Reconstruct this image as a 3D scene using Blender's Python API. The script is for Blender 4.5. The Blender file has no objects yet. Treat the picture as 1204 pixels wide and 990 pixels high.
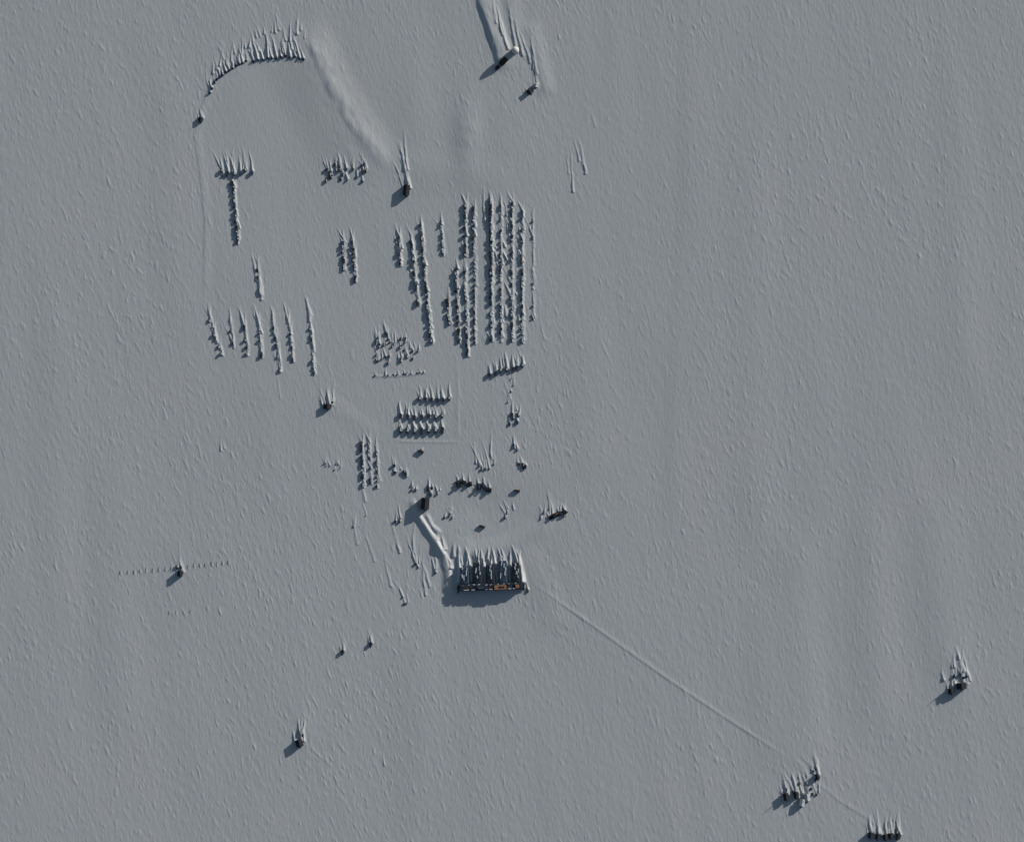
import bpy, math, random
import numpy as np
from mathutils import Vector
random.seed(7); rng=np.random.default_rng(11)
R=random.uniform
def W(px,py): return (px-602.0, 495.0-py)

# ------------------------------------------------ materials
def mat(name,col,rough=0.7,var=0.25,scale=1.5,metal=0.0):
    m=bpy.data.materials.new(name); m.use_nodes=True
    nt=m.node_tree; b=nt.nodes['Principled BSDF']
    tc=nt.nodes.new('ShaderNodeTexCoord'); n=nt.nodes.new('ShaderNodeTexNoise')
    n.inputs['Scale'].default_value=scale; n.inputs['Detail'].default_value=4
    nt.links.new(tc.outputs['Object'],n.inputs['Vector'])
    r=nt.nodes.new('ShaderNodeValToRGB')
    r.color_ramp.elements[0].position=0.3; r.color_ramp.elements[1].position=0.7
    r.color_ramp.elements[0].color=tuple(c*(1-var) for c in col)+(1,)
    r.color_ramp.elements[1].color=tuple(min(1,c*(1+var)) for c in col)+(1,)
    nt.links.new(n.outputs['Fac'],r.inputs['Fac']); nt.links.new(r.outputs['Color'],b.inputs['Base Color'])
    b.inputs['Roughness'].default_value=rough; b.inputs['Metallic'].default_value=metal
    return m
M={}
M['dark']=mat('dark_steel',(0.03,0.035,0.045)); M['navy']=mat('navy_cladding',(0.028,0.04,0.065))
M['grey']=mat('grey_metal',(0.14,0.15,0.16)); M['white']=mat('white_paint',(0.8,0.8,0.78),var=0.05)
M['wood']=mat('crate_wood',(0.10,0.08,0.065)); M['rust']=mat('rust_orange',(0.46,0.26,0.14))
M['glass']=mat('window_glass',(0.03,0.04,0.05),rough=0.15); M['yellow']=mat('yellow_paint',(0.3,0.19,0.05))
M['cap']=mat('snow_cap',(0.70,0.75,0.77),var=0.04,rough=.9); M['blue']=mat('blue_paint',(0.05,0.10,0.17))
M['rubber']=mat('rubber_track',(0.02,0.02,0.02))
MK=list(M.keys())

class MB:
    def __init__(s): s.v=[];s.f=[];s.m=[]
    def box(s,x,y,z0,sx,sy,h,mt='grey',rot=0,ch=0.12):
        c,sn=math.cos(rot),math.sin(rot); b=len(s.v); ch=min(ch,0.3*min(sx,sy,h))
        for (hx,hy,z) in ((sx/2,sy/2,z0),(sx/2,sy/2,z0+h-ch),(sx/2-ch,sy/2-ch,z0+h)):
            for a,d in ((-1,-1),(1,-1),(1,1),(-1,1)):
                s.v.append((x+a*hx*c-d*hy*sn, y+a*hx*sn+d*hy*c, z))
        k=MK.index(mt)
        for L in (0,1):
            for i in range(4):
                j=(i+1)%4; s.f.append((b+L*4+i,b+L*4+j,b+L*4+4+j,b+L*4+4+i)); s.m.append(k)
        s.f.append((b+8,b+9,b+10,b+11)); s.m.append(k); s.f.append((b+3,b+2,b+1,b)); s.m.append(k)
    def gable(s,x,y,z0,sx,sy,h,mt='grey',rot=0):
        c,sn=math.cos(rot),math.sin(rot); b=len(s.v)
        for (a,d,z) in ((-sx/2,-sy/2,0),(sx/2,-sy/2,0),(sx/2,sy/2,0),(-sx/2,sy/2,0),(-sx/2,0,h),(sx/2,0,h)):
            s.v.append((x+a*c-d*sn,y+a*sn+d*c,z0+z))
        k=MK.index(mt)
        for f in ((0,1,5,4),(2,3,4,5),(1,2,5),(3,0,4),(3,2,1,0)): s.f.append(tuple(b+i for i in f)); s.m.append(k)
    def tube(s,p,q,r0,r1=None,n=8,mt='grey'):
        r1=r0 if r1 is None else r1; p=Vector(p);q=Vector(q);d=(q-p).normalized()
        u=d.orthogonal().normalized(); w=d.cross(u); b=len(s.v); k=MK.index(mt)
        for P,r in ((p,r0),(q,r1)):
            for i in range(n):
                a=2*math.pi*i/n; s.v.append(tuple(P+u*math.cos(a)*r+w*math.sin(a)*r))
        for i in range(n):
            j=(i+1)%n; s.f.append((b+i,b+j,b+n+j,b+n+i)); s.m.append(k)
        s.f.append(tuple(b+i for i in range(n))[::-1]); s.m.append(k)
        s.f.append(tuple(b+n+i for i in range(n))); s.m.append(k)
    def dome(s,x,y,z,r,mt='white',rings=8,n=20,frac=0.65):
        b=len(s.v);k=MK.index(mt)
        for i in range(rings+1):
            t=math.pi*frac*(1-i/rings)
            rr=max(0.02,r*math.sin(t)); zz=z+r*(math.cos(t)-math.cos(math.pi*frac))
            for j in range(n):
                a=2*math.pi*j/n; s.v.append((x+rr*math.cos(a),y+rr*math.sin(a),zz))
        for i in range(rings):
            for j in range(n):
                jj=(j+1)%n; s.f.append((b+i*n+j,b+i*n+jj,b+(i+1)*n+jj,b+(i+1)*n+j)); s.m.append(k)
        s.f.append(tuple(b+rings*n+j for j in range(n))); s.m.append(k)
    def make(s,name,parent=None,loc=(0,0,0)):
        me=bpy.data.meshes.new(name); me.from_pydata(s.v,[],s.f)
        for k in MK: me.materials.append(M[k])
        me.polygons.foreach_set('material_index',s.m); me.update()
        o=bpy.data.objects.new(name,me); bpy.context.scene.collection.objects.link(o)
        o.location=loc
        if parent: o.parent=parent
        return o

# ------------------------------------------------ terrain grid
def axis(lo,hi,flo,fhi,fine,med):
    a=list(np.arange(lo,flo,med))+list(np.arange(flo,fhi,fine))+list(np.arange(fhi,hi,med))
    st=med; x=hi; up=[]
    while x<40000: up.append(x); x+=st; st*=1.25
    st=med*1.25; x=lo-st; dn=[]
    while x>-40000: dn.append(x); st*=1.25; x-=st
    return np.array(dn[::-1]+a+up)
X=axis(-635,635,-375,80,0.6,0.9); Y=axis(-530,530,-215,490,0.7,0.95)
nx,ny=len(X),len(Y); print('grid',nx,ny)
D=np.zeros((ny,nx)); B=np.zeros((ny,nx)); XX,YY=np.meshgrid(X,Y)
SM=np.ones((ny,nx))

def win(x0,x1,y0,y1):
    return slice(np.searchsorted(X,x0),np.searchsorted(X,x1)),slice(np.searchsorted(Y,y0),np.searchsorted(Y,y1))
def drift(x,y,L,w,h,lean=None):
    """wind tail running +Y from (x,y)"""
    if lean is None: lean=-0.17+R(-0.14,0.12)
    w=max(1.1,w*.82); h=h*.95; L=L*1.1
    cx,cy=win(x-w*3-abs(lean)*L-8,x+w*3+abs(lean)*L+8,y-w-2,y+L+2)
    xx,yy=XX[cy,cx],YY[cy,cx]
    t=yy-y; u=np.clip(t/L,0,1)
    ph=R(0,6.28); bend=R(-1.3,1)*0.13*L
    c=x+lean*t+bend*u*u+0.25*np.sin(t*0.25+ph)
    ww=w*(1-0.5*u)
    up=np.where(t<0,np.clip(1+t/(w*0.5),0,1),1)
    dxx=xx-c; k=np.where(dxx<0,0.75,1.3)
    q=np.clip(1-np.abs(dxx)/(ww*k),0,1)
    f=(0.7*q+0.3*q*q*(3-2*q))*(1-u)**0.9*up
    f*=1+0.10*np.sin(t*R(.3,.7)+ph*2)
    D[cy,cx]=np.maximum(D[cy,cx],h*f)
def ridge(pts,h,wl,wr,p=1.0,arr=None):
    """wl = half width left of travel, wr = right; nearest-segment profile"""
    arr=B if arr is None else arr
    P=[W(*q) for q in pts]; m=max(wl,wr)+3
    cx,cy=win(min(q[0] for q in P)-m,max(q[0] for q in P)+m,min(q[1] for q in P)-m,max(q[1] for q in P)+m)
    xx,yy=XX[cy,cx],YY[cy,cx]; best=np.zeros(xx.shape); near=np.full(xx.shape,1e9)
    n=len(P); tot=sum(math.dist(P[i],P[i+1]) for i in range(n-1)); acc=0
    for i in range(n-1):
        (ax,ay),(bx,by)=P[i],P[i+1]; L=math.dist(P[i],P[i+1]); dx,dy=(bx-ax)/L,(by-ay)/L
        s=np.clip((xx-ax)*dx+(yy-ay)*dy,0,L); px,py=ax+s*dx,ay+s*dy
        d=np.hypot(xx-px,yy-py); side=(xx-ax)*(-dy)+(yy-ay)*dx
        w=np.where(side>0,wl,wr); g=(acc+s)/tot
        e=np.clip(np.minimum(g,1-g)*5,0,1); e=e*e*(3-2*e)
        f=np.clip(1-d/w,0,1); f=(f*f*(3-2*f))**p*e
        k=d<near; best=np.where(k,f,best); near=np.where(k,d,near); acc+=L
    arr[cy,cx]+=h*best
def mound(px,py,rx,ry,h):
    x,y=W(px,py); B[:]+=h*np.exp(-((XX-x)/rx)**2-((YY-y)/ry)**2)
def smooth_area(px,py,rx,ry,amt):
    x,y=W(px,py); q=((XX-x)/rx)**2+((YY-y)/ry)**2
    SM[:]*=1-amt*np.clip(1.6-q,0,1)

smooth_area(430,300,190,260,0.45); smooth_area(560,590,90,70,0.4); smooth_area(735,330,85,330,0.3); smooth_area(320,140,80,60,.5)

# big relief
ridge([(350,25),(368,55),(380,84),(396,116),(418,152),(442,186),(460,215)],1.5,34,70)
ridge([(358,38),(376,72),(392,108),(416,148),(446,186),(462,206)],.55,16,9)
ridge([(452,188),(500,200),(560,207),(610,215)],0.35,30,34)
ridge([(370,74),(362,70),(330,66),(290,73),(262,88),(245,108),(234,140),(230,165),(236,200),(242,260),(240,380)],0.22,10,4)
mound(549,158,15,42,1.2); mound(490,125,24,60,.5); mound(590,160,40,60,.5)
ridge([(375,460),(402,482),(450,516)],.25,14,20)
ridge([(538,420),(539,470),(538,528)],0.12,2.5,5); ridge([(460,519),(500,520),(545,520)],0.16,3,2)
ridge([(435,443),(470,442),(508,438)],0.3,3,2.5)
ridge([(484,584),(494,608),(506,626),(516,640),(522,655)],1.9,4,9)
ridge([(510,634),(523,652),(528,672),(528,704)],1.7,4,10)
ridge([(500,602),(508,618),(520,628)],.9,4,5)
ridge([(520,640),(560,650),(600,642),(635,620),(662,590)],.9,18,16)
ridge([(610,640),(640,690),(660,750)],0.4,26,30)
ridge([(615,676),(632,690),(700,738),(780,795),(850,842),(940,900)],0.24,5,1.8)
ridge([(925,892),(985,940),(1040,975)],0.15,6,2)
ridge([(335,943),(362,925),(393,903)],0.2,2,1.6); ridge([(366,880),(380,892),(393,903)],0.13,2,2)
ridge([(592,88),(586,62),(578,38),(567,6),(562,-15)],1.7,8,24); ridge([(618,66),(604,25),(598,-12)],.6,12,16); ridge([(645,120),(634,75),(620,20)],0.7,12,16)
ridge([(815,-60),(812,200),(800,420),(790,680)],0.2,50,20)
for (x,y0,y1,h) in ((935,600,920,0.6),(1020,580,890,0.55),(880,60,720,0.3),(1100,560,820,0.45),(690,360,580,0.35),(310,430,620,0.3),(900,680,920,0.4),(480,720,980,0.25),(200,60,420,0.3),(60,300,800,.3),(130,500,900,.3),(1120,40,500,.3)):
    ridge([(x,y0),(x+6,(y0+y1)/2),(x+16,y1)],h,38,38)
for (x,y,rx,ry,h) in ((590,320,60,110,0.4),(490,330,30,90,0.3),(310,390,80,50,0.3),(545,470,60,40,0.3),(550,700,90,50,-0.4),(570,600,45,28,-.8),(1125,790,25,40,0.5),(940,900,35,40,0.5),(355,850,14,30,0.3),(210,655,14,25,0.25),(275,110,40,40,0.25),(345,130,60,40,-0.4),(300,320,70,60,.4)):
    mound(x,y,rx,ry,h)

# ------------------------------------------------ noise fields
NX,NY=1400,1200
def fftnoise(ls,ll,ang,seed):
    g=np.random.default_rng(seed).standard_normal((NY,NX))
    ky=np.fft.fftfreq(NY)[:,None]*2*np.pi; kx=np.fft.fftfreq(NX)[None,:]*2*np.pi
    a=math.radians(ang); dx,dy=math.cos(a),math.sin(a)
    kl=kx*dx+ky*dy; ks=-kx*dy+ky*dx
    r=np.fft.ifft2(np.fft.fft2(g)*np.exp(-0.5*((kl*ll)**2+(ks*ls)**2))).real
    return r/r.std()
def samp(N):
    gx=np.clip(X+NX/2,0,NX-2); gy=np.clip(Y+NY/2,0,NY-2)
    ix=gx.astype(int);iy=gy.astype(int);fx=(gx-ix)[None,:];fy=(gy-iy)[:,None]
    a=N[np.ix_(iy,ix)];b=N[np.ix_(iy,ix+1)];c=N[np.ix_(iy+1,ix)];d=N[np.ix_(iy+1,ix+1)]
    return (a*(1-fx)+b*fx)*(1-fy)+(c*(1-fx)+d*fx)*fy
fade=np.clip((720-np.abs(XX))/100,0,1)*np.clip((620-np.abs(YY))/100,0,1)
n1=samp(fftnoise(.7,2.2,106,1)); n2=samp(fftnoise(1.15,4,104,2)); n3=samp(fftnoise(12,50,97,3)); n4=samp(fftnoise(.7,3.0,112,4)); n5=samp(fftnoise(40,60,95,5)); n6=samp(fftnoise(30,45,95,6)); n7=samp(fftnoise(.7,2.6,103,12))
q1=samp(fftnoise(1.5,2.0,90,7)); q2=samp(fftnoise(1.5,3,90,8)); q3=samp(fftnoise(3.5,5,90,9))
dens=np.clip(1+0.2*n6,0.5,1.4)
spike=np.clip(n4-1.2,0,1.2)*0.12+np.clip(n7-1.2,0,1.2)*0.10
S=(0.014*n1+0.019*n2+spike*dens)*SM+0.05*n3+0.10*n5

# ------------------------------------------------ objects
def zat(x,y):
    i=np.searchsorted(X,x); j=np.searchsorted(Y,y); return float(B[j,i]+S[j,i])
def crate(mb,x,y,s=1.0):
    z=zat(x,y)-0.8; m=random.choice(['dark','dark','wood','navy','grey','blue','dark'])
    sx,sy,h=R(1.8,3.0)*s,R(2.2,4.8)*s,(R(.9,1.7)*s+0.8); r=R(-0.15,0.15)
    mb.box(x,y,z,sx,sy,h,m,r)
    for k in (-0.3,0.3):
        mb.box(x+k*0.3*sx*math.sin(-r),y+k*sy,z+h*0.4,sx+0.14,0.16,h*0.6+0.06,'dark',r,0.02)
    if random.random()<0.35: mb.box(x+0.35*s,y+R(-.3,.3),z+h+0.003,sx*0.6,sy*0.7,R(.3,.6),'cap',r,0.3)
def cargo_row(pts,sp=6,hs=1.0,tail=12,w=2.3,base=0.9,name='cargo_row',skip=0.15):
    mb=MB(); P=[W(*p) for p in pts]; sp=sp*.7
    for i in range(len(P)-1):
        (ax,ay),(bx,by)=P[i],P[i+1]; L=math.dist(P[i],P[i+1]); n=max(1,int(L/sp))
        for k in range(n+1):
            if k==n and i<len(P)-2: continue
            t=(k+R(-.45,.45))/max(n,1); t=min(max(t,0),1)
            x,y=ax+(bx-ax)*t+R(-.7,.7),ay+(by-ay)*t
            if base: drift(x+R(0,.9),y-2,sp*R(2.5,4.5),w*R(.8,1.1),base*R(.7,1.3)*hs,lean=R(-.08,.04))
            if random.random()<skip: continue
            crate(mb,x-.6,y,hs)
            if random.random()<.85: drift(x+R(0,2.6),y+R(-1,2),tail*R(.3,1.3),w*R(.45,.8),hs*R(.7,1.7),lean=R(-.55,-.08))
    if mb.v: mb.make(name)
def drum_row(pts,sp,tail,h,w=2.0,name='fuel_drum_row'):
    mb=MB(); P=[W(*p) for p in pts]
    for i in range(len(P)-1):
        (ax,ay),(bx,by)=P[i],P[i+1]; L=math.dist(P[i],P[i+1]); n=max(1,round(L/sp))
        for k in range(n):
            t=k/n; x,y=ax+(bx-ax)*t+R(-.6,.6),ay+(by-ay)*t+R(-.9,.9); z=zat(x,y)
            for q in range(6):
                dx,dy=R(-1.2,1.2),R(-1.4,1.4)
                mb.tube((x+dx,y+dy,z-.4),(x+dx,y+dy,z+R(.8,1.5)),0.5,n=10,mt=random.choice(['dark','blue','dark','dark']))
            mb.box(x,y,z-.3,2.6,2.6,0.7,'dark',R(0,1))
            drift(x+.5,y+1,tail*R(.4,1.2),w*R(.6,1.1),h*R(.5,1.2),lean=-.16+R(-.3,.16))
            if random.random()<.6: drift(x+R(-3,3),y+R(3,14),tail*R(.3,.8),w*.8,h*.6)
    mb.make(name)
def pile(px,py,sx,sy,n,hs=1.0,tail=12,name='cargo_pile',lean=None,w=2.2):
    mb=MB(); x0,y0=W(px,py)
    for i in range(n):
        x,y=x0+R(-1,1)*sx/2,y0+R(-1,1)*sy/2; crate(mb,x,y,hs*R(.8,1.15))
        drift(x+.6,y+1,tail*R(.4,1.4),w*R(.6,1.1),R(.7,1.6)*hs,lean if lean is not None else R(-.5,.12))
        if random.random()<.4: drift(x+R(-3,3),y+R(0,5),tail*R(.4,.9),w*.6,R(.6,1.2)*hs,R(-.5,.1))
    mb.make(name)
def hut(px,py,sx=5,sy=8,h=3.5,roof='dark',wall='navy',rot=0,tail=25,tw=5,th=2.5,name='field_hut',chim=True):
    x,y=W(px,py); z=zat(x,y); mb=MB(); h*=.62
    for k in (-.35,.35): mb.box(k*sx,0,-.6,.4,sy+1.2,1.0,'dark',0,.1)
    mb.box(0,0,.4,sx,sy,h,wall); mb.gable(0,0,.4+h+.003,sy+.5,sx+.6,sx*.16,roof,math.pi/2)
    mb.box(0,-sy/2-.05,.5,1.0,.12,min(2.0,h-.2),'rust',0,.02); mb.box(0,-sy/2-1.1,.1,1.6,1.8,.4,'grey')
    for k in (-.25,.25):
        for s in (-1,1): mb.box(s*(sx/2+.03),k*sy,.45+h*.5,.08,1.1,min(.9,h*.4),'glass',0,.02)
    if chim: mb.tube((sx*.2,sy*.2,h),(sx*.2,sy*.2,h+1.6),.22,mt='grey'); mb.tube((-sx*.2,-sy*.3,h),(-sx*.2,-sy*.3,h+2.4),.08,mt='dark')
    o=mb.make(name,loc=(x,y,z)); o.rotation_euler[2]=rot
    if tail:
        drift(x+sx*.3,y+sy*.3,tail,tw,th*.85); drift(x-sx*.6,y+sy*.2,tail*.6,tw*.5,th*.6); drift(x+sx*.7,y+sy*.2,tail*.7,tw*.5,th*.7)
    return o
def container(px,py,rot=0,sx=2.6,sy=6.5,h=2.1,col='dark',tail=14,name='shipping_container',cap=True,th=1.9):
    x,y=W(px,py); z=zat(x,y); mb=MB()
    mb.box(0,0,-.3,sx,sy,h+.3,col,0,.08)
    for i in range(9):
        yy=-sy/2+sy*(i+.5)/9
        for s in(-1,1): mb.box(s*(sx/2+.04),yy,.1,.1,.25,h-.3,col,0,.02)
    for a in(-1,1):
        for b in(-1,1): mb.box(a*(sx/2-.03),b*(sy/2-.03),-.2,.3,.3,h+.26,'grey',0,.03)
    for s in(-.3,.3): mb.tube((s*sx,-sy/2-.08,.1),(s*sx,-sy/2-.08,h-.2),.04,mt='grey')
    if cap and random.random()<.5: mb.box(sx*.1,sy*.12,h+.003,sx*.7,sy*.6,.4,'cap',0,.3)
    o=mb.make(name,loc=(x,y,z)); o.rotation_euler[2]=rot
    if tail:
        drift(x+.8,y+sy*.3,tail*R(.5,1.2),2.3,th*R(.6,1.05)); 
        if random.random()<.7: drift(x+R(-2.5,2.5),y+sy*.5,tail*R(.4,1.1),1.5,th*R(.4,.8),lean=R(-.5,.15))
def dozer(px,py,rot=0,col='yellow',tail=10,name='bulldozer'):
    x,y=W(px,py); z=zat(x,y); mb=MB()
    for s in(-1,1):
        mb.box(s*1.35,0,0,.75,4.6,1.1,'rubber',0,.35)
        for k in range(5): mb.tube((s*1.75,-1.7+k*.85,.5),(s*1.8,-1.7+k*.85,.5),.35,mt='grey')
    mb.box(0,.9,.6,1.8,2.8,1.5,col); mb.box(0,-1.2,.6,1.9,1.7,2.7,col); mb.box(0,-1.2,3.302,2.1,1.9,.15,'dark',0,.05)
    mb.box(0,-1.2,2.0,1.96,1.5,.9,'glass',0,.02); mb.box(0,3.3,.1,4.2,.3,1.4,'dark',0,.1)
    for s in(-1,1): mb.tube((s*1.3,1,.7),(s*1.3,3.2,.6),.14,mt='dark')
    mb.tube((.5,1.2,2),(.5,1.2,3.3),.1,mt='dark')
    o=mb.make(name,loc=(x,y,z)); o.rotation_euler[2]=rot; o.scale=(1.4,1.4,.95)
    if tail: drift(x,y+2,tail,2.5,1.2)
def mast(px,py,H=8,name='antenna_mast'):
    x,y=W(px,py); z=zat(x,y); mb=MB(); r=.5
    L=[(r,0),(-r/2,r*.87),(-r/2,-r*.87)]
    for a in L: mb.tube((a[0],a[1],-.5),(a[0],a[1],H),.08,n=5)
    s=.0
    while s<H-1:
        for i in range(3): a,b=L[i],L[(i+1)%3]; mb.tube((a[0],a[1],s),(b[0],b[1],s+1),.05,n=4)
        s+=1
    for a in range(3):
        t=a*2.1; mb.tube((0,0,H*.9),(math.cos(t)*H*.5,math.sin(t)*H*.5,0),.03,n=4,mt='dark')
    mb.tube((-1.2,0,H),(1.2,0,H),.06,mt='white'); mb.make(name,loc=(x,y,z))

# arc of drums at top-left
drum_row([(247,109),(252,98),(262,88),(277,78),(294,71)],5.0,18,1.7,2.4)
drum_row([(298,73),(315,69),(335,67),(352,69),(361,73)],5.4,25,1.9,2.4)
for i in range(26):
    t=i/25; x,y=250+t*108,86-46*math.sin(t*1.9)+R(-6,10); a,b=W(x,y); drift(a,b,R(8,24),R(1.6,2.8),R(.5,1.3),lean=R(-.4,.1))
hut(236,141,5,5,2.6,tail=14,tw=3,th=1.2,name='storage_shed')
# upper-left clusters
for i in range(6): container(260+i*7.4+R(-1.5,1.5),205-R(0,5),R(-.1,.1),tail=24,sy=4,col=random.choice(['dark','blue','navy']),th=1.8)
pile(268,205,16,8,4,.8,22)
cargo_row([(274,216),(277,250),(280,286)],5.5,1.15,14,2.8)
pile(408,204,52,22,20,.9,15); pile(395,203,30,16,7,.95,20)
cargo_row([(303,318),(307,352)],7,.9,22,2.8,skip=.3,base=1.2); a,b=W(306,345); drift(a,b,45,4,2.0,lean=-.12); a,b=W(302,330); drift(a,b,30,3,1.6,lean=-.2)
cargo_row([(403,285),(405,318)],6,1.1,15,2.8); cargo_row([(415,285),(418,330)],6,1.1,15,2.8)
for a,b,c,d in ((246,374,260,416),(271,380,275,408),(287,382,291,418),(304,380,308,420),(321,375,330,438),(339,378,345,424),(364,372,370,440)):
    cargo_row([(a,b),(c,d)],6.5,.95,18,2.6,skip=.4,base=1.2); x,y=W(a,b); drift(x,y,R(14,26),2.4,1.2)
hut(385,478,9,5,3.4,tail=22,tw=4,th=2.0,name='storage_shed',wall='dark'); pile(386,474,10,6,3,.8,20)
# central rows
cargo_row([(469,280),(471,312)],6,1.2,16,3.4)
cargo_row([(484,285),(487,320),(492,358)],5.5,1.15,16,3.2); cargo_row([(495,265),(499,320),(507,403)],5.5,1.15,16,3.2)
cargo_row([(519,262),(521,300)],6,.9,15,2.6)
cargo_row([(547,242),(547,300)],5.5,1.2,13,3.2); cargo_row([(557,245),(557,300)],5.5,1.1,13,3)
cargo_row([(526,348),(528,380)],5.5,1.2,14,3); cargo_row([(536,315),(540,403)],5.5,1.15,13,3.2)
cargo_row([(546,318),(550,417)],5.5,1.15,13,3.2); cargo_row([(558,305),(558,403)],6,.9,13,2.7)
cargo_row([(577,235),(578,400)],5.5,1.2,12,3.2); cargo_row([(589,243),(589,400)],5.5,1.0,17,3,skip=.35)
cargo_row([(602,240),(602,402)],5.5,1.0,17,3,skip=.3); cargo_row([(614,250),(614,403)],5.5,1.05,17,3,skip=.25)
cargo_row([(626,255),(627,375)],8,.7,17,2.2,skip=.6)
for i in range(26): a,b=W(R(582,624),R(245,390)); drift(a,b,R(8,18),R(1.6,2.6),R(.7,1.5),lean=R(-.5,-.1))
hut(478,224,7,12,6,tail=52,tw=4.6,th=2.2,rot=-.1,name='field_hut')
pile(468,416,52,36,26,.8,13); pile(455,400,26,16,8,.8,12); cargo_row([(442,442),(500,438)],7,.5,7,2,base=0)
for i in range(7): container(576+i*6.5+R(-1,1),440-i*1.6+R(-1.5,1.5),R(-.2,.2),tail=18,sy=4.5,col='dark')
for i in range(6): container(493+i*7+R(-.8,.8),470+R(-1.5,1.5),R(-.1,.1),tail=17,sy=4.5,col='dark',th=2.1)
for i in range(7): container(471+i*8.2+R(-.6,.6),490+R(-1.5,1.5),R(-.08,.08),tail=15,sy=5,col='dark',th=2.1); container(471+i*8.2,506+R(-1,1),R(-.08,.08),tail=12,sy=7.5,sx=3.2,col='navy',th=2.1)
pile(600,455,30,50,5,.5,14); pile(604,492,12,14,5,1.0,14); pile(605,526,8,8,3,.9,12); pile(613,548,12,8,4,1.0,12)
pile(572,548,22,10,6,.7,26)
cargo_row([(425,520),(427,572)],6,1.15,16,2.8); cargo_row([(434,520),(436,570)],7,.8,16,2.4,skip=.4); cargo_row([(443,530),(444,572)],8,.8,14,2.4,skip=.3)
pile(388,548,26,12,8,.4,12); pile(462,552,8,10,3,1.0,12); pile(478,558,8,8,3,.8,10); pile(486,574,10,6,3,.8,8)
pile(510,577,16,10,6,1.0,8); pile(640,605,14,14,4,.7,14); pile(596,606,6,8,2,.8,14); pile(528,605,20,14,4,.6,8)
pile(425,608,26,30,3,.35,16); pile(468,610,8,10,3,.8,16); pile(491,662,8,12,3,.8,28); pile(476,706,10,8,3,.7,26); pile(512,672,6,10,2,.8,30)
hut(500,592,9,13,9,rot=-.1,tail=0,name='workshop_building',wall='dark')
for (x,y,r) in ((539,570,.3),(545,567,1.2),(552,569,1.9),(563,573,-.2),(569,572,.6),(575,576,1.5)): dozer(x,y,r,col=random.choice(['dark','dark','dark','blue']))
container(495,531,1.2,tail=5,cap=False); container(608,577,1.5,tail=0,cap=False); container(567,619,1.3,tail=0,cap=False)
dozer(664,602,.9,'dark',8); dozer(657,604,1.9,'rust',6); dozer(650,607,2,'dark',18); pile(661,604,8,8,3,1.1,10)
for (x,y,L,h,w) in ((674,226,44,.8,2.4),(668,205,24,.5,2),(688,205,42,.9,2.4),(681,190,26,.6,2),(479,200,45,1.1,2.6),(260,530,16,.6,2),(264,528,10,.5,2),(330,470,30,.3,2),(366,372,36,.8,2.4),
     (420,640,30,.4,3),(440,660,40,.4,3),(470,650,40,.6,3),(500,700,50,.8,3),(505,690,40,.7,3),(486,650,36,.7,3),(570,260,40,.9,2.4),(600,470,24,.7,2),(578,540,30,1.0,2.2),(560,545,26,.8,2),(646,600,24,.9,2.4),(452,900,14,.6,1.6),(657,46,6,.8,2),(604,600,12,.8,2),(640,400,30,.3,2),(700,150,20,.3,2),(430,590,40,.4,3),(460,690,40,.4,3)):
    a,b=W(x,y); drift(a,b,L,w,h)
for (x,y) in ((403,766),(436,757)): hut(x,y,3,3.5,2.6,tail=17,tw=2.8,th=1.4,name='instrument_shelter')
hut(352,873,8,8,5.5,rot=.3,tail=24,tw=4.5,th=2.2,name='field_hut',wall='dark'); pile(357,862,10,6,4,1,16)
hut(212,674,6,6,5.5,tail=20,tw=3.6,th=1.7,name='field_hut',wall='dark'); pile(209,668,10,5,3,.7,18)
def pole_line(x0,y0,x1,y1,n,name='marker_pole_line',H=1.0,tl=6,bh=.5):
    mb=MB()
    for i in range(n):
        t=i/(n-1); x,y=W(x0+(x1-x0)*t+R(-.7,.7),y0+(y1-y0)*t+R(-.7,.7)); z=zat(x,y)
        mb.tube((x,y,z-.5),(x,y,z+H),.1,n=6,mt='grey'); mb.box(x+.3,y,z+H-.5,.6,.08,.4,'dark',0,.01); mb.box(x-.4,y,z-.3,.6,R(3.5,5),bh,'grey',0,.2)
        drift(x+.6,y-3,tl,1.3,.5,lean=-.05)
    mb.make(name)
pole_line(142,673,202,668,9); pole_line(221,666,268,661,8); pole_line(199,721,224,718,4,bh=.4,H=.7)
# east cluster
hut(1130,806,11,7,7,rot=.1,tail=18,tw=5,th=2.6,name='science_hut',wall='dark'); hut(1118,812,7,6,5.5,rot=.2,tail=22,tw=3,th=2.0,name='science_hut',wall='navy'); mast(1112,812,6); pile(1126,796,22,8,6,.9,24)
for (x,y) in ((1110,800),(1122,785),(1134,790),(1140,800),(1128,775)): a,b=W(x,y); drift(a,b,R(14,26),2.4,1.3)
# south-east cluster
for (x,y,s) in ((924,936,6),(936,934,5),(949,937,6),(943,943,6),(961,912,4)): hut(x,y,s,s+2,5.2,tail=24,tw=3.0,th=2.2,rot=R(-.4,.4),name='science_hut',wall='dark',roof=random.choice(['dark','cap']))
pile(942,926,36,22,12,1.0,24); mast(920,938,7); pile(958,905,8,8,3,.8,20)
for i in range(5): hut(1024+i*8+R(-1,1),984-R(0,3),5.5,6,5,tail=22,tw=3.0,th=2.2,name='science_hut',wall='dark',rot=R(-.3,.3),roof=random.choice(['dark','dark','cap']))
pile(1040,980,36,10,9,1.0,28)
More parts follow.
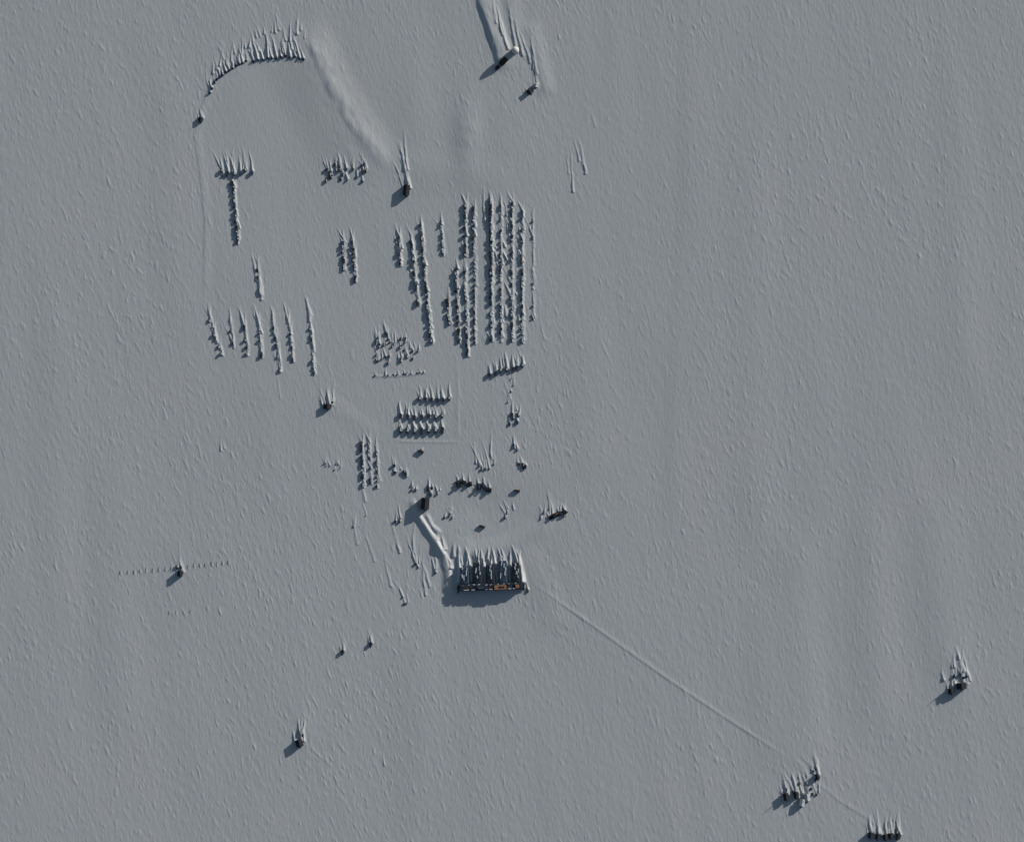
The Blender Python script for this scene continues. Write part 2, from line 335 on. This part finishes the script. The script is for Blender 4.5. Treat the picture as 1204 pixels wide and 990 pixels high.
# radome tower
x,y=W(606,60); z=zat(x,y)
root=bpy.data.objects.new('radome_tower',None); bpy.context.scene.collection.objects.link(root); root.location=(x,y,z)
mb=MB(); H=5.5
for a in(-3,3):
    for b in(-3,3): mb.tube((a,b,-1),(a*.8,b*.8,H),.3,mt='dark')
for k in range(4):
    for s in(-1,1):
        z0,z1=k*H/4,(k+1)*H/4
        mb.tube((-2.7,s*2.7,z0),(2.7,s*2.7,z1),.14,mt='dark'); mb.tube((s*2.7,-2.7,z1),(s*2.7,2.7,z0),.14,mt='dark')
mb.make('lattice_legs',root)
mb=MB(); mb.box(0,0,H+.01,6,6,.5,'grey'); mb.box(0,0,.5,4.6,4.6,4.6,'dark'); mb.make('platform',root)
mb=MB(); mb.dome(0,0,H+.52,4.3); mb.make('radome',root)
hut(592,73,6,10,3,tail=0,rot=-.75,name='equipment_shed',wall='dark'); hut(585,80,4,4,2.5,tail=0,rot=-.75,name='equipment_shed',wall='grey')
for (dx,dy,L,w,h) in ((-16,-16,34,3,1.3),(-10,0,50,3.4,1.1),(0,4,55,3.4,1.2),(8,8,50,3.4,1.0),(16,16,46,3.4,.8),(-24,-30,30,3,1.0),(24,30,50,3,.9),(20,24,30,2.4,.8)): a,b=W(607+dx,60+dy); drift(a,b+2,L,w,h,lean=R(-.3,-.1))
hut(630,101,4,4,5.5,tail=30,tw=3,th=1.4,name='instrument_tower',wall='white',roof='cap'); hut(623,108,7,5,3.6,tail=12,tw=3,th=1,name='equipment_shed',wall='dark',rot=.6)

# ------------------------------------------------ main station
cx0,cy0=W(577,684); z=zat(cx0,cy0)
st=bpy.data.objects.new('polar_research_station',None); bpy.context.scene.collection.objects.link(st); st.location=(cx0,cy0,max(z,0)); st.rotation_euler[2]=.035; st.scale=(1,1,.62)
mb=MB()
for i in range(16):
    for yy in (-8,-3): mb.tube((-35+i*4.67,yy,-3),(-35+i*4.67,yy,3),.35,mt='grey')
mb.make('support_columns',st)
mb=MB()
mb.box(0,-5.5,3,74,8,6.2,'navy',0,.6); mb.make('main_block',st)
mb=MB()
wx=[-30,-15,0,15,30]; wl=[20,25,22,26,23]
for a,l in zip(wx,wl): mb.box(a,-1.45+l/2,2.2,9,l,7.2,'navy' if a not in(-30,15) else 'blue',0,.8)
mb.make('accommodation_wings',st)
mb=MB()
for i in range(24):
    for zz in (4.6,7.0): mb.box(-34.5+i*3,-9.53,zz,1.3,.1,1.1,'glass',0,.02)
mb.make('windows',st)
mb=MB()
for a,l in zip(wx,wl):
    for k in range(5): mb.box(a+R(-3.4,3.6),l*(.25+.15*k)+R(-1,1),9.415+k*.004,R(.8,1.5),R(3,7),R(.5,1.0),'cap',R(-.25,.15),.4)
for i in range(10): mb.box(-34+i*7+R(-1,1),-3+R(-1,.6),9.21+i*.003,R(1,3),R(.6,1.3),R(.15,.4),'cap',R(-.2,.2),.15)
mb.make('roof_snow',st)
mb=MB()
mb.box(0,-5.5,9.24,70,.5,.25,'grey',0,.05)
for i in range(24):
    mb.box(-33+i*2.9+R(-.6,.6),-5.5+random.choice([-2,2,-1.2,1.6])+R(-.4,.4),9.26,R(.8,2.0),R(.8,1.8),R(.6,2.2),random.choice(['grey','dark','dark','blue']))
for a in wx:
    for k in range(4): mb.box(a+R(-2,2),2+k*3.2+R(-1,1),9.43,R(.8,1.8),R(.8,1.8),R(.5,1.2),random.choice(['grey','dark','dark','blue']))
    mb.tube((a+2.4,4,9.4),(a+2.4,4,12.0),.3,mt='grey')
mb.make('roof_equipment',st)
mb=MB()
mb.box(11,-6.6,9.235,14,5,2.6,'rust'); mb.box(12.5,-6.4,11.84,7,2,.4,'dark'); mb.box(31,-6,9.235,4,4,2,'rust'); mb.box(-12,-6.4,9.235,7,3,2.2,'blue')
for a,l in ((-29,6),(-21,4),(-6,3),(0,4),(22,4),(27,3)): mb.box(a,-8.5,9.235,l,.9,1.5,'white')
mb.make('plant_housings',st)
mb=MB()
for a in (-38.5,38.5):
    mb.box(a,-5.5,0,2.6,5,8,'dark',0,.3)
    for k in range(8): mb.box(a,-8.4-k*.5,3.6-k*.5,2.2,.45,.2,'grey',0,.03)
mb.make('stair_towers',st)
X0,Y0=cx0,cy0
for a,L,w,h in ((-37,40,4.5,4),(-22.5,38,3.0,4.8),(-7.5,32,3.0,5),(7.5,38,3.0,4.8),(22.5,34,3.0,5),(37,36,4.5,4)):
    drift(X0+a,Y0,L,w,h,lean=-.02+R(-.08,.08)) 
for a,l in zip(wx,wl):
    for k in range(3): drift(X0+a+R(-4,4),Y0+l-2+R(-3,2),R(9,22),R(2.0,3.4),R(1.6,3.0),lean=R(-.35,.15))
for i in range(10): drift(X0+R(-36,38),Y0+R(16,28),R(8,20),R(1.6,2.6),R(.8,1.8),lean=R(-.5,.2))
for (x,y,h) in ((514,634,1.2),(523,646,1.6),(530,668,2.4),(533,655,2.0)): a,b=W(x,y); drift(a,b,16,4,h)
pile(618,692,8,8,3,.9,10)

# ------------------------------------------------ terrain mesh
J,I=np.meshgrid(np.arange(ny),np.arange(nx),indexing='ij')
wI=np.clip(np.rint(I+0.5*q1+1.2*q3),0,nx-1).astype(int); wJ=np.clip(np.rint(J+1.0*q2),0,ny-1).astype(int)
D2=D[wJ,wI]; D=0.35*D2+0.65*D
D=D*np.clip(0.97+0.10*q1+0.08*n2+.14*q3,0.4,1.4)
Bs=B*(1+.10*q3*np.clip(B-.8,0,1))
Z=(Bs+S+D)*fade
verts=np.stack([XX.ravel(),YY.ravel(),Z.ravel()],1).astype(np.float32)
idx=np.arange(nx*ny).reshape(ny,nx)
F=np.stack([idx[:-1,:-1],idx[:-1,1:],idx[1:,1:],idx[1:,:-1]],-1).reshape(-1,4).astype(np.int32)
me=bpy.data.meshes.new('snow_ground'); me.vertices.add(len(verts)); me.vertices.foreach_set('co',verts.ravel())
me.loops.add(F.size); me.loops.foreach_set('vertex_index',F.ravel())
me.polygons.add(len(F)); me.polygons.foreach_set('loop_start',np.arange(0,F.size,4,dtype=np.int32))
me.polygons.foreach_set('use_smooth',np.ones(len(F),dtype=bool))
me.update(calc_edges=True)
g=bpy.data.objects.new('snow_ground',me); bpy.context.scene.collection.objects.link(g)
m=bpy.data.materials.new('packed_snow'); m.use_nodes=True; nt=m.node_tree; b=nt.nodes['Principled BSDF']
tc=nt.nodes.new('ShaderNodeTexCoord')
n=nt.nodes.new('ShaderNodeTexNoise'); n.inputs['Scale'].default_value=0.006; n.inputs['Detail'].default_value=8; n.inputs['Roughness'].default_value=.6
nt.links.new(tc.outputs['Object'],n.inputs['Vector'])
r=nt.nodes.new('ShaderNodeValToRGB'); r.color_ramp.elements[0].position=.3; r.color_ramp.elements[1].position=.7
r.color_ramp.elements[0].color=(.68,.725,.745,1); r.color_ramp.elements[1].color=(.72,.745,.76,1)
nt.links.new(n.outputs['Fac'],r.inputs['Fac']); nt.links.new(r.outputs['Color'],b.inputs['Base Color'])
b.inputs['Roughness'].default_value=.9; b.inputs['Specular IOR Level'].default_value=.1
mp=nt.nodes.new('ShaderNodeMapping'); mp.inputs['Rotation'].default_value=(0,0,-.25); mp.inputs['Scale'].default_value=(1,.3,1)
nt.links.new(tc.outputs['Object'],mp.inputs['Vector'])
n2_=nt.nodes.new('ShaderNodeTexNoise'); n2_.inputs['Scale'].default_value=.42; n2_.inputs['Detail'].default_value=3
nt.links.new(mp.outputs['Vector'],n2_.inputs['Vector'])
bu=nt.nodes.new('ShaderNodeBump'); bu.inputs['Strength'].default_value=.7; bu.inputs['Distance'].default_value=.28
nt.links.new(n2_.outputs['Fac'],bu.inputs['Height']); nt.links.new(bu.outputs['Normal'],b.inputs['Normal'])
me.materials.append(m)

# ------------------------------------------------ light / camera
el=math.radians(13); az=math.atan2(.78,.63)
w=bpy.data.worlds.new('World'); bpy.context.scene.world=w; w.use_nodes=True
bg=w.node_tree.nodes['Background']; sk=w.node_tree.nodes.new('ShaderNodeTexSky'); sk.sky_type='NISHITA'; sk.sun_disc=False
sk.sun_elevation=el; sk.sun_rotation=az; w.node_tree.links.new(sk.outputs[0],bg.inputs[0]); bg.inputs[1].default_value=.05
s=bpy.data.lights.new('sun','SUN'); s.energy=3.4; s.angle=math.radians(.5); s.color=(1,.95,.89)
so=bpy.data.objects.new('sun',s); bpy.context.scene.collection.objects.link(so)
d=Vector((math.cos(el)*math.sin(az),math.cos(el)*math.cos(az),math.sin(el))); so.rotation_euler=d.to_track_quat('Z','Y').to_euler(); so.location=d*2000
cam=bpy.data.cameras.new('camera'); co=bpy.data.objects.new('camera',cam); bpy.context.scene.collection.objects.link(co)
Hc=5000; co.location=(0,0,Hc); cam.sensor_width=36; cam.lens=36*Hc/1204; cam.clip_start=10; cam.clip_end=90000
bpy.context.scene.camera=co
sc=bpy.context.scene; sc.view_settings.view_transform='Standard'; sc.view_settings.look='None'; sc.view_settings.exposure=0
